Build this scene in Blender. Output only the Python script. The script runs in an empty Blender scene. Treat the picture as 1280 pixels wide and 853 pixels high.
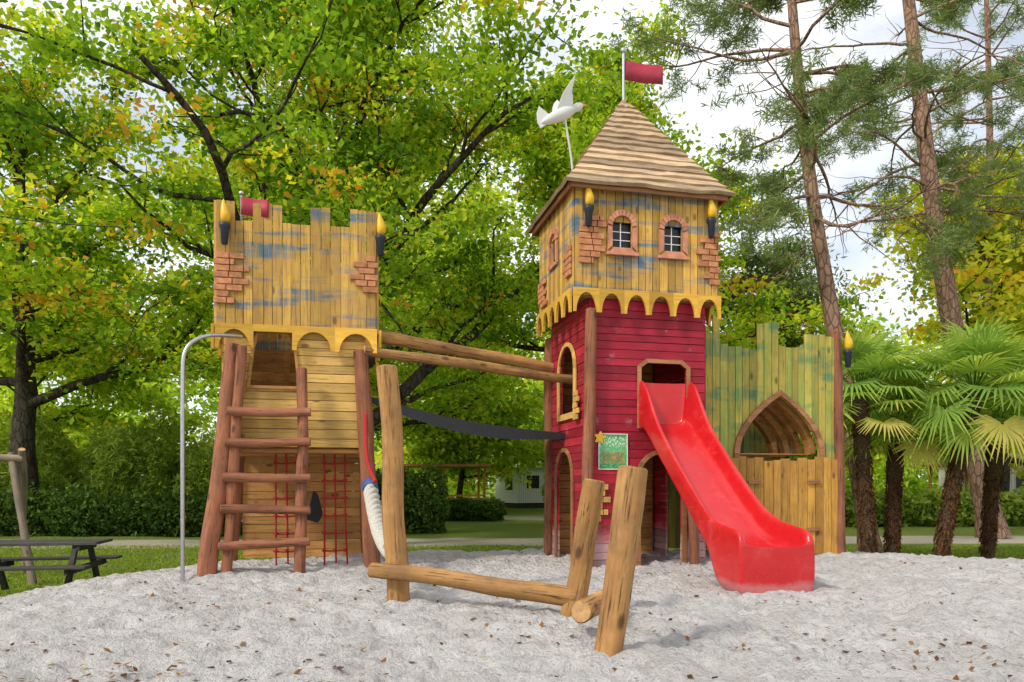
import bpy, bmesh, math, random
import numpy as np
from mathutils import Vector, Matrix, noise
R=math.radians
random.seed(7)
scn=bpy.context.scene
COL=scn.collection
scn.view_settings.view_transform='Standard'
scn.view_settings.look='None'
scn.view_settings.exposure=0

# ------------------------------------------------------------------ materials
def newmat(name):
    m=bpy.data.materials.new(name); m.use_nodes=True
    nt=m.node_tree; nt.nodes.clear()
    out=nt.nodes.new('ShaderNodeOutputMaterial')
    return m,nt,out
def nd(nt,t,ins=None,**props):
    n=nt.nodes.new(t)
    for k,v in props.items(): setattr(n,k,v)
    if ins:
        for k,v in ins.items():
            s=n.inputs[k]
            if isinstance(v,bpy.types.NodeSocket): nt.links.new(v,s)
            else:
                if s.type=='RGBA' and len(v)==3: v=(*v,1)
                s.default_value=v
    return n
def ramp(nt,fac,stops,interp='LINEAR'):
    n=nt.nodes.new('ShaderNodeValToRGB'); n.color_ramp.interpolation=interp
    e=n.color_ramp.elements
    while len(e)<len(stops): e.new(0.5)
    for i,(p,c) in enumerate(stops):
        e[i].position=p
        e[i].color=(c,c,c,1) if isinstance(c,(int,float)) else (*c,1)
    nt.links.new(fac,n.inputs[0]); return n.outputs[0]
def mix(nt,f,a,b,mode='MIX'):
    n=nt.nodes.new('ShaderNodeMix'); n.data_type='RGBA'; n.blend_type=mode
    for s,v in ((n.inputs[0],f),(n.inputs[6],a),(n.inputs[7],b)):
        if isinstance(v,bpy.types.NodeSocket): nt.links.new(v,s)
        elif isinstance(v,(int,float)): s.default_value=v if s.type=='VALUE' else (v,v,v,1)
        else: s.default_value=(*v,1)
    return n.outputs[2]
def math_(nt,op,a,b=0.0):
    n=nt.nodes.new('ShaderNodeMath'); n.operation=op
    for s,v in ((n.inputs[0],a),(n.inputs[1],b)):
        if isinstance(v,bpy.types.NodeSocket): nt.links.new(v,s)
        else: s.default_value=v
    return n.outputs[0]
def noise_(nt,vec,scale,detail=4,rough=.55,mapscale=None):
    if mapscale:
        mp=nd(nt,'ShaderNodeMapping',{'Vector':vec,'Scale':mapscale}); vec=mp.outputs[0]
    n=nd(nt,'ShaderNodeTexNoise',{'Vector':vec,'Scale':scale,'Detail':detail,'Roughness':rough})
    return n.outputs[0]
def principled(nt,out,col,rough=.6,bump=None,bstr=.3,bdist=.01,coat=0,spec=.4,metal=0):
    b=nd(nt,'ShaderNodeBsdfPrincipled',{'Base Color':col,'Roughness':rough,'Coat Weight':coat,'Specular IOR Level':spec,'Metallic':metal})
    if bump is not None:
        bp=nd(nt,'ShaderNodeBump',{'Height':bump,'Strength':bstr,'Distance':bdist})
        nt.links.new(bp.outputs[0],b.inputs['Normal'])
    nt.links.new(b.outputs[0],out.inputs[0]); return b

def wood(name,c1,c2,dark,axis='z',rough=.72,paint=None,pth=(.52,.60),paint2=None,knots=True,crack=.6,white=0.0,coat=0,weather=.7,pscale=(1.1,1.1,5.5)):
    m,nt,out=newmat(name)
    tc=nd(nt,'ShaderNodeTexCoord'); at=nd(nt,'ShaderNodeAttribute',attribute_name='rnd')
    rv=at.outputs['Fac']
    obj=tc.outputs['Object']
    off=nd(nt,'ShaderNodeVectorMath',{0:obj},operation='ADD')
    r7=math_(nt,'MULTIPLY',rv,17.0); cmb=nd(nt,'ShaderNodeCombineXYZ',{0:r7,1:r7,2:r7}); nt.links.new(cmb.outputs[0],off.inputs[1])
    v=off.outputs[0]
    sc={'z':(16,16,1.3),'x':(1.3,16,16),'y':(16,1.3,16)}[axis]
    sc2={'z':(55,55,2.2),'x':(2.2,55,55),'y':(55,2.2,55)}[axis]
    g=noise_(nt,v,1.0,7,.65,sc)
    col=ramp(nt,g,[(.32,c1),(.66,c2)])
    w=noise_(nt,v,2.2,6,.68)
    col=mix(nt,ramp(nt,w,[(.40,.0),(.68,weather)]),col,dark)
    fine=noise_(nt,v,1.0,4,.7,sc2)
    col=mix(nt,ramp(nt,fine,[(.34,crack),(.46,0)]),col,tuple(x*.3 for x in dark))
    if knots:
        mp=nd(nt,'ShaderNodeMapping',{'Vector':v,'Scale':{'z':(5.5,5.5,2.8),'x':(2.8,5.5,5.5),'y':(5.5,2.8,5.5)}[axis]})
        vo=nd(nt,'ShaderNodeTexVoronoi',{'Vector':mp.outputs[0],'Scale':1.0})
        col=mix(nt,ramp(nt,vo.outputs['Distance'],[(.09,.8),(.18,0)]),col,tuple(x*.4 for x in dark))
    if paint:
        pn=noise_(nt,obj,1.0,4,.6,pscale)
        f=ramp(nt,pn,[(pth[0],0),(pth[1],.9)])
        f=math_(nt,'MULTIPLY',f,ramp(nt,g,[(.35,.35),(.6,1.0)]))
        col=mix(nt,f,col,paint)
    if paint2:
        pn=noise_(nt,off.outputs[0],1.0,3,.6,(2.3,2.3,.6))
        col=mix(nt,ramp(nt,pn,[(.5,0),(.64,.7)]),col,paint2)
    if white:
        wn=noise_(nt,obj,5,8,.75)
        col=mix(nt,ramp(nt,wn,[(.60,0),(.68,white)]),col,(.55,.5,.5))
        sx=nd(nt,'ShaderNodeSeparateXYZ',{0:obj})
        dz=math_(nt,'ADD',sx.outputs[2],math_(nt,'MULTIPLY',wn,-.5))
        col=mix(nt,ramp(nt,dz,[(.0,.55),(.22,0)]),col,(.5,.47,.46))
    br=math_(nt,'MULTIPLY_ADD',rv,.55); br.node.inputs[2].default_value=.74
    cc=nd(nt,'ShaderNodeCombineXYZ',{0:br,1:br,2:br})
    col=mix(nt,1.0,col,cc.outputs[0],'MULTIPLY')
    principled(nt,out,col,rough,mix(nt,.5,g,fine),.5,.010,coat=coat,spec=.22)
    return m
def plain(name,c,rough=.5,var=.25,scale=8,bstr=.15,metal=0,coat=0):
    m,nt,out=newmat(name); tc=nd(nt,'ShaderNodeTexCoord')
    n=noise_(nt,tc.outputs['Object'],scale,6,.65)
    at=nd(nt,'ShaderNodeAttribute',attribute_name='rnd')
    col=ramp(nt,n,[(.3,tuple(x*(1-var) for x in c)),(.7,tuple(min(1,x*(1+var)) for x in c))])
    br=math_(nt,'MULTIPLY_ADD',at.outputs['Fac'],.4); br.node.inputs[2].default_value=.85
    cc=nd(nt,'ShaderNodeCombineXYZ',{0:br,1:br,2:br})
    col=mix(nt,1.0,col,cc.outputs[0],'MULTIPLY')
    principled(nt,out,col,rough,n,bstr,.01,metal=metal,coat=coat)
    return m
def leafmat(name,stops,trans=.5,k=1.0):
    m,nt,out=newmat(name)
    at=nd(nt,'ShaderNodeAttribute',attribute_name='rnd')
    col=ramp(nt,at.outputs['Fac'],[(p,tuple(min(.9,x*k) for x in c)) for p,c in stops])
    d=nd(nt,'ShaderNodeBsdfDiffuse',{'Color':col})
    tcol=mix(nt,1.0,col,(1.35,1.3,.6),'MULTIPLY')
    t=nd(nt,'ShaderNodeBsdfTranslucent',{'Color':tcol})
    mx=nd(nt,'ShaderNodeMixShader',{0:trans,1:d.outputs[0],2:t.outputs[0]})
    nt.links.new(mx.outputs[0],out.inputs[0]); return m

M={}
M['yel_v']=wood('stained_boards_vertical',(.66,.41,.085),(.53,.29,.06),(.36,.21,.085),'z',paint=(.035,.15,.25),pth=(.51,.61),pscale=(.8,.8,5.5))
M['yel_h']=wood('stained_boards_horizontal',(.70,.46,.14),(.58,.35,.09),(.38,.22,.08),'x',weather=.5)
M['yel_hy']=wood('stained_boards_side',(.70,.46,.14),(.58,.35,.09),(.38,.22,.08),'y',weather=.5)
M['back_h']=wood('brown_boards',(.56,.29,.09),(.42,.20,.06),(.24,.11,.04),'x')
M['grn_v']=wood('gatehouse_boards',(.58,.46,.09),(.42,.34,.07),(.24,.24,.07),'z',paint=(.06,.20,.11),pth=(.52,.62),paint2=(.18,.30,.07),pscale=(1.3,1.3,3))
M['gate_v']=wood('gate_boards',(.66,.36,.07),(.50,.25,.045),(.30,.15,.05),'z')
M['trim']=wood('yellow_trim',(.74,.44,.06),(.60,.33,.045),(.42,.23,.05),'x',knots=False,crack=.3,weather=.5)
M['red_h']=wood('red_siding',(.46,.024,.05),(.35,.018,.036),(.22,.014,.026),'x',rough=.5,knots=False,crack=.3,white=.35)
M['red_y']=wood('red_siding_side',(.46,.024,.05),(.35,.018,.036),(.22,.014,.026),'y',rough=.5,knots=False,crack=.3,white=.35)
M['roof']=wood('roof_boards',(.64,.46,.28),(.48,.33,.20),(.28,.20,.14),'x',knots=False,crack=.8)
M['roof_y']=wood('roof_boards_side',(.64,.46,.28),(.48,.33,.20),(.28,.20,.14),'y',knots=False,crack=.8)
M['fascia']=wood('roof_fascia',(.42,.2,.09),(.32,.14,.06),(.2,.09,.05),'x',knots=False)
M['log_red']=wood('stained_log',(.42,.17,.085),(.28,.10,.05),(.15,.07,.045),'z',crack=.85)
M['log_yel']=wood('varnished_log',(.56,.31,.11),(.37,.18,.055),(.18,.095,.045),'z',crack=.9)
M['log_old']=wood('weathered_log',(.30,.24,.17),(.22,.17,.12),(.12,.1,.08),'z')
M['endgrain']=plain('end_grain',(.5,.3,.13),.8,.3,25)
M['brick']=plain('painted_brick',(.46,.19,.085),.8,.35,14)
M['brick_y']=plain('painted_brick_yellow',(.58,.35,.09),.75,.25,14)
M['pink']=plain('window_frame_paint',(.52,.22,.13),.65,.3)
M['black']=plain('dark_glass',(.012,.013,.018),.25,.2)
M['white']=plain('white_paint',(.75,.75,.73),.4,.06)
M['torch']=plain('torch_cup',(.02,.028,.045),.45)
M['flame']=plain('flame_paint',(.85,.5,.02),.4,.2,10)
M['flag']=plain('flag_paint',(.34,.025,.05),.55,.2,6)
M['steel']=plain('galvanised_steel',(.55,.56,.57),.32,.12,20,metal=.85)
M['orange']=plain('orange_paint',(.8,.28,.03),.4)
M['rope_red']=plain('red_rope',(.42,.02,.02),.8,.3,60)
M['rope_white']=plain('white_rope',(.58,.55,.48),.9,.3,60,.5)
M['rope_black']=plain('black_mesh',(.03,.032,.036),.8,.3,40)
M['blue']=plain('blue_collar',(.06,.13,.3),.5)
M['dkwood']=wood('dark_table_wood',(.09,.08,.07),(.06,.055,.05),(.03,.03,.03),'x')
m,nt,out=newmat('red_plastic'); tc=nd(nt,'ShaderNodeTexCoord')
n1=noise_(nt,tc.outputs['Object'],3,6,.7)
n2=noise_(nt,tc.outputs['Object'],60,3,.6)
n3=noise_(nt,tc.outputs['Object'],1,5,.7,(30,2.5,30))
col=ramp(nt,n1,[(.3,(.50,.008,.012)),(.75,(.62,.016,.018))])
dust=ramp(nt,n1,[(.55,0),(.8,.18)])
col=mix(nt,dust,col,(.6,.35,.33))
col=mix(nt,ramp(nt,n3,[(.60,0),(.72,.22)]),col,(.65,.3,.28))
sx=nd(nt,'ShaderNodeSeparateXYZ',{0:tc.outputs['Object']})
col=mix(nt,ramp(nt,math_(nt,'ADD',sx.outputs[2],math_(nt,'MULTIPLY',n1,-.16)),[(.0,.35),(.05,0)]),col,(.5,.4,.38))
principled(nt,out,col,ramp(nt,n1,[(.3,.22),(.7,.42)]),n2,.06,.004,coat=.2,spec=.5)
M['slide']=m
def bark(name,c1,c2,zs=.35,sc=7):
    m,nt,out=newmat(name); tc=nd(nt,'ShaderNodeTexCoord')
    mp=nd(nt,'ShaderNodeMapping',{'Vector':tc.outputs['Object'],'Scale':(1,1,zs)})
    vo=nd(nt,'ShaderNodeTexVoronoi',{'Vector':mp.outputs[0],'Scale':sc},feature='DISTANCE_TO_EDGE')
    n=noise_(nt,mp.outputs[0],sc*.8,8,.7)
    col=ramp(nt,n,[(.3,c1),(.7,c2)])
    e=ramp(nt,vo.outputs['Distance'],[(.0,.35),(.12,1)])
    col=mix(nt,1.0,col,e,'MULTIPLY')
    principled(nt,out,col,.9,mix(nt,.5,e,n),.8,.04,spec=.1); return m
M['bark']=bark('oak_bark',(.035,.028,.02),(.10,.08,.06))
M['bark_pine']=bark('pine_bark',(.20,.12,.085),(.42,.26,.18),.4,8)
M['bark_palm']=bark('palm_fibre',(.07,.05,.035),(.2,.13,.08),2.5,14)
M['oak']=leafmat('oak_leaves',[(0,(.06,.13,.015)),(.35,(.16,.28,.025)),(.7,(.36,.47,.04)),(.90,(.60,.56,.05)),(1,(.5,.26,.04))],.54,1.3)
M['lime']=leafmat('light_leaves',[(0,(.14,.24,.03)),(.4,(.32,.45,.05)),(.8,(.58,.65,.08)),(1,(.68,.58,.07))],.52,1.2)
M['autumn']=leafmat('autumn_leaves',[(0,(.18,.28,.03)),(.4,(.40,.47,.05)),(.75,(.66,.60,.06)),(1,(.60,.34,.04))],.52,1.2)
M['dark']=leafmat('hedge_leaves',[(0,(.03,.06,.015)),(.6,(.08,.15,.03)),(1,(.18,.26,.05))],.3)
M['bamboo']=leafmat('bamboo_leaves',[(0,(.07,.12,.02)),(.5,(.19,.28,.045)),(1,(.42,.47,.1))],.45,1.1)
M['needle']=leafmat('pine_needles',[(0,(.10,.15,.06)),(.6,(.20,.27,.10)),(1,(.36,.40,.16))],.35)
M['palm']=leafmat('palm_fronds',[(0,(.10,.20,.04)),(.5,(.26,.40,.08)),(.85,(.50,.55,.12)),(1,(.6,.5,.14))],.45,1.1)
M['grass']=leafmat('grass_blades',[(0,(.10,.18,.02)),(.6,(.26,.38,.045)),(1,(.48,.48,.1))],.4)
M['litter']=leafmat('dry_leaves',[(0,(.07,.035,.02)),(.6,(.2,.09,.04)),(.92,(.32,.17,.06)),(1,(.5,.45,.05))],.15)

# ------------------------------------------------------------------ helpers
MW={}
def empty(name,loc=(0,0,0),rot=0):
    e=bpy.data.objects.new(name,None); e.empty_display_size=.3
    COL.objects.link(e); e.location=loc; e.rotation_euler=(0,0,rot)
    MW[e.name]=Matrix.Translation(Vector(loc))@Matrix.Rotation(rot,4,'Z'); return e
def put(o,parent,M_local=None):
    if o.name not in COL.objects: COL.objects.link(o)
    if parent: o.parent=parent
    if M_local is not None: o.matrix_basis=M_local
    return o
class MB:
    def __init__(s): s.v=[];s.f=[];s.r=[];s.m=[]
    def add(s,vs,fs,r=0,mi=0):
        b=len(s.v); s.v+= [tuple(x) for x in vs]
        for f in fs: s.f.append([b+i for i in f]); s.r.append(r); s.m.append(mi)
    def prism(s,pts,pf,d0,d1,r=0,mi=0):
        n=len(pts)
        vs=[pf(a,d0,z) for a,z in pts]+[pf(a,d1,z) for a,z in pts]
        fs=[list(range(n)),list(range(n,2*n))[::-1]]+[[i,(i+1)%n,n+(i+1)%n,n+i] for i in range(n)]
        s.add(vs,fs,r,mi)
    def box(s,lo,hi,r=0,mi=0):
        (a,b,c),(d,e,f)=lo,hi
        s.add([(a,b,c),(d,b,c),(d,e,c),(a,e,c),(a,b,f),(d,b,f),(d,e,f),(a,e,f)],
              [[0,3,2,1],[4,5,6,7],[0,1,5,4],[1,2,6,5],[2,3,7,6],[3,0,4,7]],r,mi)
    def obj(s,name,mats,parent=None,smooth=False,recalc=True,bevel=0):
        me=bpy.data.meshes.new(name); me.from_pydata(s.v,[],s.f)
        for mm in mats: me.materials.append(mm)
        me.polygons.foreach_set('material_index',s.m)
        if smooth: me.polygons.foreach_set('use_smooth',[True]*len(s.f))
        at=me.attributes.new('rnd','FLOAT','FACE'); at.data.foreach_set('value',s.r)
        if recalc:
            bm=bmesh.new(); bm.from_mesh(me); bmesh.ops.recalc_face_normals(bm,faces=bm.faces); bm.to_mesh(me); bm.free()
        o=bpy.data.objects.new(name,me); put(o,parent)
        if bevel:
            b=o.modifiers.new('bevel','BEVEL'); b.width=bevel; b.segments=2; b.limit_method='ANGLE'
        return o
def hrange(poly,a):
    zs=[]
    n=len(poly)
    for i in range(n):
        (x0,z0),(x1,z1)=poly[i],poly[(i+1)%n]
        if (x0-a)*(x1-a)<=0 and abs(x1-x0)>1e-9:
            t=(a-x0)/(x1-x0); zs.append(z0+t*(z1-z0))
    if len(zs)<2: return None
    return min(zs),max(zs)
def boards(mb,pf,a0,a1,zb,zt,bw,th,holes=(),mi=0,gap=.008,jit=.004,rng=random,ragged=0):
    zbf=zb if callable(zb) else (lambda a:zb)
    ztf=zt if callable(zt) else (lambda a:zt)
    a=a0
    while a<a1-.01:
        w=bw*rng.uniform(.85,1.15); e=min(a+w,a1)
        if a1-e<bw*.4: e=a1
        x0,x1=a+gap/2,e-gap/2
        r=rng.random(); j=rng.uniform(-jit,jit)
        mid=(x0+x1)/2; zB=zbf(mid)+(rng.uniform(-ragged,ragged) if ragged else 0); zT=ztf(mid)+(rng.uniform(-ragged,ragged) if ragged else 0)
        cuts={x0,x1}
        for h in holes:
            for p in h:
                if x0+.002<p[0]<x1-.002: cuts.add(p[0])
        cuts=sorted(cuts)
        for c0,c1 in zip(cuts[:-1],cuts[1:]):
            m_=(c0+c1)/2; segs=[((zB,zB),(zT,zT))]
            for h in holes:
                hm=hrange(h,m_)
                if not hm: continue
                h0=hrange(h,c0+1e-5) or hm; h1=hrange(h,c1-1e-5) or hm
                new=[]
                for (l0,l1),(t0,t1) in segs:
                    if hm[1]<=l0 or hm[0]>=t0: new.append(((l0,l1),(t0,t1))); continue
                    if hm[0]>l0+.002: new.append(((l0,l1),(max(h0[0],l0),max(h1[0],l1))))
                    if hm[1]<t0-.002: new.append(((min(h0[1],t0),min(h1[1],t1)),(t0,t1)))
                segs=new
            for (l0,l1),(t0,t1) in segs:
                mb.prism([(c0,l0),(c1,l1),(c1,t1),(c0,t0)],pf,j,th+j,r,mi)
        a=e
def swap(poly): return [(z,a) for a,z in poly]
def boards_h(mb,pf,a0,a1,z0,z1,bw,th,holes=(),mi=0,**k):
    boards(mb,lambda a,d,z:pf(z,d,a),z0,z1,a0,a1,bw,th,[swap(h) for h in holes],mi,**k)
def arch(cx,z0,w,h,n=10,pointed=False):
    hw=w/2; pts=[(cx-hw,z0),(cx+hw,z0)]
    if not pointed:
        zs=z0+h-hw
        pts+=[(cx+hw*math.cos(math.pi*i/n),zs+hw*math.sin(math.pi*i/n)) for i in range(n+1)]
    else:
        ah=h*.88; zs=z0+h-ah
        f=lambda s:(hw*(1-s**1.9),zs+ah*s**.95)
        for i in range(n+1):
            x,z=f(i/n); pts.append((cx+x,z))
        for i in range(n-1,-1,-1):
            x,z=f(i/n); pts.append((cx-x,z))
    return pts
def ring(mb,pf,inner,outer,d0,d1,mi=0,gap=0.0,every=1):
    n=len(inner)
    for i in range(n):
        j=(i+1)%n
        a,b,c,d=inner[i],inner[j],outer[j],outer[i]
        if gap:
            L=lambda p,q,t:(p[0]+(q[0]-p[0])*t,p[1]+(q[1]-p[1])*t)
            a,b=L(a,b,gap),L(a,b,1-gap); d,c=L(d,c,gap),L(d,c,1-gap)
        mb.prism([a,b,c,d],pf,d0,d1,random.random(),mi)
def scallop(mb,pf,a0,a1,zt,zb,n,d0,d1,mi=0,K=10,hh=.78):
    W=(a1-a0)/n; pier=.2*W
    for k in range(n):
        s=a0+k*W; r=random.random()
        mb.prism([(s,zb),(s+pier/2,zb),(s+pier/2,zt),(s,zt)],pf,d0,d1,r,mi)
        mb.prism([(s+W-pier/2,zb),(s+W,zb),(s+W,zt),(s+W-pier/2,zt)],pf,d0,d1,r,mi)
        c=s+W/2; hw=W/2-pier/2
        f=lambda x:zb+(zt-zb)*hh*math.sqrt(max(0,1-((x-c)/hw)**2))
        for i in range(K):
            x0=c-hw*math.cos(math.pi*i/K); x1=c-hw*math.cos(math.pi*(i+1)/K)
            mb.prism([(x0,f(x0)),(x1,f(x1)),(x1,zt),(x0,zt)],pf,d0,d1,r,mi)
def log(name,p0,p1,r0,r1=None,mat='log_red',parent=None,world=True,bend=0.0,seed=0,cap=True,wob=.12):
    r1=r1 or r0; p0=Vector(p0); p1=Vector(p1)
    if world and parent is not None:
        inv=MW[parent.name].inverted(); p0=inv@p0; p1=inv@p1
    L=(p1-p0).length; q=(p1-p0).to_track_quat('Z','Y')
    mb=MB(); ns=20; nr=18; rg=random.Random(seed+int(L*1000))
    ox,oy=rg.uniform(0,50),rg.uniform(0,50)
    vs=[]
    for j in range(nr+1):
        t=j/nr; r=r0+(r1-r0)*t
        bx=bend*math.sin(t*math.pi)+.03*noise.noise((ox,t*L*1.2,0)); by=.03*noise.noise((oy,t*L*1.2,5))
        rr=r*(1+.06*noise.noise((ox,oy,t*L*2.5)))
        for i in range(ns):
            a=2*math.pi*i/ns
            k=rr*(1+wob*noise.noise((math.cos(a)*1.3+ox,math.sin(a)*1.3,t*L*2+oy)))
            vs.append((bx+k*math.cos(a),by+k*math.sin(a),t*L))
    fs=[[j*ns+i,j*ns+(i+1)%ns,(j+1)*ns+(i+1)%ns,(j+1)*ns+i] for j in range(nr) for i in range(ns)]
    mb.add(vs,fs,rg.random(),0)
    e=min(.012,r0*.15)
    for top in (0,1):
        base=nr*ns if top else 0; zz=L+e if top else -e
        ringv=[vs[base+i] for i in range(ns)]
        cx=sum(v[0] for v in ringv)/ns; cy=sum(v[1] for v in ringv)/ns
        inn=[(cx+(v[0]-cx)*.86,cy+(v[1]-cy)*.86,zz) for v in ringv]
        mb.add(ringv+inn,[[i,(i+1)%ns,ns+(i+1)%ns,ns+i] for i in range(ns)],.3,0)
        mb.add(inn,[list(range(ns))],.5,1)
    o=mb.obj(name,[M[mat],M['endgrain']],parent,smooth=True)
    for p in o.data.polygons:
        if len(p.vertices)>4: p.use_smooth=False
    o.matrix_basis=Matrix.Translation(p0)@q.to_matrix().to_4x4()
    return o
def lathe(name,prof,mat,parent,loc,ns=20,rot=None,bendx=0):
    mb=MB(); vs=[]
    H=prof[-1][1]-prof[0][1] or 1
    for r,z in prof:
        b=bendx*math.sin((z-prof[0][1])/H*math.pi*1.6)
        for i in range(ns):
            a=2*math.pi*i/ns; vs.append((b+r*math.cos(a),r*math.sin(a),z))
    k=len(prof)
    fs=[[j*ns+i,j*ns+(i+1)%ns,(j+1)*ns+(i+1)%ns,(j+1)*ns+i] for j in range(k-1) for i in range(ns)]
    fs+=[list(range(ns))[::-1],[(k-1)*ns+i for i in range(ns)]]
    mb.add(vs,fs); o=mb.obj(name,[M[mat]],parent,smooth=True)
    mm=Matrix.Translation(Vector(loc))
    if rot: mm=mm@rot
    o.matrix_basis=mm; return o
def curve(name,pts,r,mat,parent=None,world=True,poly=False,res=6):
    cu=bpy.data.curves.new(name,'CURVE'); cu.dimensions='3D'; cu.bevel_depth=r; cu.bevel_resolution=3; cu.use_fill_caps=True
    lists=pts if isinstance(pts[0][0],(tuple,list,Vector)) else [pts]
    inv=MW[parent.name].inverted() if (world and parent is not None) else Matrix.Identity(4)
    for pl in lists:
        if poly:
            sp=cu.splines.new('POLY'); sp.points.add(len(pl)-1)
            for i,p in enumerate(pl): sp.points[i].co=(*(inv@Vector(p)),1)
        else:
            sp=cu.splines.new('NURBS'); sp.points.add(len(pl)-1); sp.order_u=3; sp.use_endpoint_u=True; sp.resolution_u=res
            for i,p in enumerate(pl): sp.points[i].co=(*(inv@Vector(p)),1)
    cu.materials.append(M[mat]); o=bpy.data.objects.new(name,cu); put(o,parent); return o

# ------------------------------------------------------------------ terrain
def sval(x,y):
    a=7.5; b=6.1 if y>6.5 else 12
    return (abs((x-1.6)/a)**3+abs((y-6.5)/b)**3)**(1/3)
def sstep(a,b,x):
    t=min(1,max(0,(x-a)/(b-a))); return t*t*(3-2*t)
def sandmask(x,y):
    s=sval(x,y)+.05*noise.noise((x*.9,y*.9,3))+.03*noise.noise((x*4,y*4,1))
    return 1-sstep(.97,1.03,s)
def gz(x,y):
    s=sval(x,y); z=-.6*sstep(.68,1.28,s)
    if s<1.25 and y>1:
        k=1-sstep(.9,1.1,s)
        n1=noise.noise((x*1.1,y*1.1,0)); n3=noise.noise((x*9,y*9,9)); n4=noise.noise((x*19,y*19,2))
        wx=x+.12*noise.noise((x*4,y*4,11)); wy=y+.12*noise.noise((x*4,y*4,15))
        d1=noise.voronoi((wx*3.3,wy*3.3,.5))[0][0]; d2=noise.voronoi((wx*6.1+9,wy*6.1,.5))[0][0]
        z+=k*(.04*n1-.068*(1-sstep(.12,.62,d1))-.032*(1-sstep(.1,.6,d2))+.030*n3+.020*n4+.04)
    elif y<60: z+=.03*noise.noise((x*.6,y*.6,7))
    return z
def rngv(a,b,s): return list(np.arange(a,b,s))
xs=[-400,-200,-100,-60,-40,-28,-20]+rngv(-15,-8,.35)+rngv(-8,10.5,.04)+rngv(10.5,18,.35)+[20,24,30,45,70,120,220,400]
ys=[-60,-20,-8,-3,0,1.5]+rngv(2.6,7,.03)+rngv(7,13.3,.05)+rngv(13.3,32,.25)+[34,38,45,60,90,150,300,600]
nx,ny=len(xs),len(ys)
V=np.zeros((nx*ny,3)); msk=np.zeros(nx*ny); pth=np.zeros(nx*ny)
def pathmask(x,y):
    c=20.5+.8*math.sin(x*.12); w=1.35
    d=abs(y-c); m_=1-sstep(w-.15,w+.25,d+.25*noise.noise((x,y,8)))
    c2=34+.1*x; d2=abs(y-c2); m2=1-sstep(1.6,2.2,d2)
    return max(m_,m2)
k=0
for y in ys:
    for x in xs:
        V[k]=(x,y,gz(x,y)); msk[k]=sandmask(x,y); pth[k]=pathmask(x,y); k+=1
idx=np.arange(nx*ny).reshape(ny,nx)
F=np.stack([idx[:-1,:-1],idx[:-1,1:],idx[1:,1:],idx[1:,:-1]],-1).reshape(-1,4)
def npmesh(name,V,F,mat,attrs=None,smooth=False,parent=None):
    me=bpy.data.meshes.new(name); nv=len(V); nf=len(F); kk=F.shape[1]
    me.vertices.add(nv); me.vertices.foreach_set('co',np.asarray(V,np.float32).ravel())
    me.loops.add(nf*kk); me.loops.foreach_set('vertex_index',np.asarray(F,np.int32).ravel())
    me.polygons.add(nf); me.polygons.foreach_set('loop_start',np.arange(0,nf*kk,kk,dtype=np.int32))
    if smooth: me.polygons.foreach_set('use_smooth',np.ones(nf,bool))
    me.update(calc_edges=True)
    for an,av in (attrs or {}).items():
        at=me.attributes.new(an,'FLOAT','POINT'); at.data.foreach_set('value',np.asarray(av,np.float32))
    me.materials.append(mat); o=bpy.data.objects.new(name,me); put(o,parent); return o
m,nt,out=newmat('ground_sand_grass'); tc=nd(nt,'ShaderNodeTexCoord'); P=tc.outputs['Object']
ns_=noise_(nt,P,1.6,8,.7); nf=noise_(nt,P,28,6,.7); nb=noise_(nt,P,7,6,.65); nff=noise_(nt,P,150,3,.7)
sand=ramp(nt,ns_,[(.3,(.58,.55,.52)),(.65,(.78,.76,.74))])
sand=mix(nt,ramp(nt,nb,[(.35,.35),(.5,0)]),sand,(.48,.44,.41))
sand=mix(nt,ramp(nt,nf,[(.32,.55),(.46,0)]),sand,(.40,.35,.31))
sand=mix(nt,ramp(nt,nff,[(.30,.75),(.40,0)]),sand,(.20,.15,.115))
gr=ramp(nt,nf,[(.3,(.09,.14,.02)),(.6,(.22,.32,.045)),(.8,(.36,.38,.09))])
gr=mix(nt,ramp(nt,nb,[(.45,0),(.68,.7)]),gr,(.2,.16,.08))
pa=ramp(nt,nf,[(.3,(.46,.40,.31)),(.7,(.62,.55,.44))])
am=nd(nt,'ShaderNodeAttribute',attribute_name='sand'); ap=nd(nt,'ShaderNodeAttribute',attribute_name='path')
col=mix(nt,ap.outputs['Fac'],gr,pa)
fm2=ramp(nt,math_(nt,'ADD',am.outputs['Fac'],math_(nt,'MULTIPLY',math_(nt,'SUBTRACT',nf,.5),.9)),[(.4,0),(.6,1)])
col=mix(nt,fm2,col,sand)
vo=nd(nt,'ShaderNodeTexVoronoi',{'Vector':P,'Scale':11.0},feature='SMOOTH_F1')
hgt=math_(nt,'ADD',math_(nt,'MULTIPLY',nb,.9),math_(nt,'ADD',math_(nt,'MULTIPLY',nf,.6),math_(nt,'MULTIPLY',vo.outputs['Distance'],.5)))
principled(nt,out,col,.95,hgt,1.0,.08,spec=.1)
npmesh('ground',V,F,m,{'sand':msk,'path':pth},smooth=True)

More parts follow.
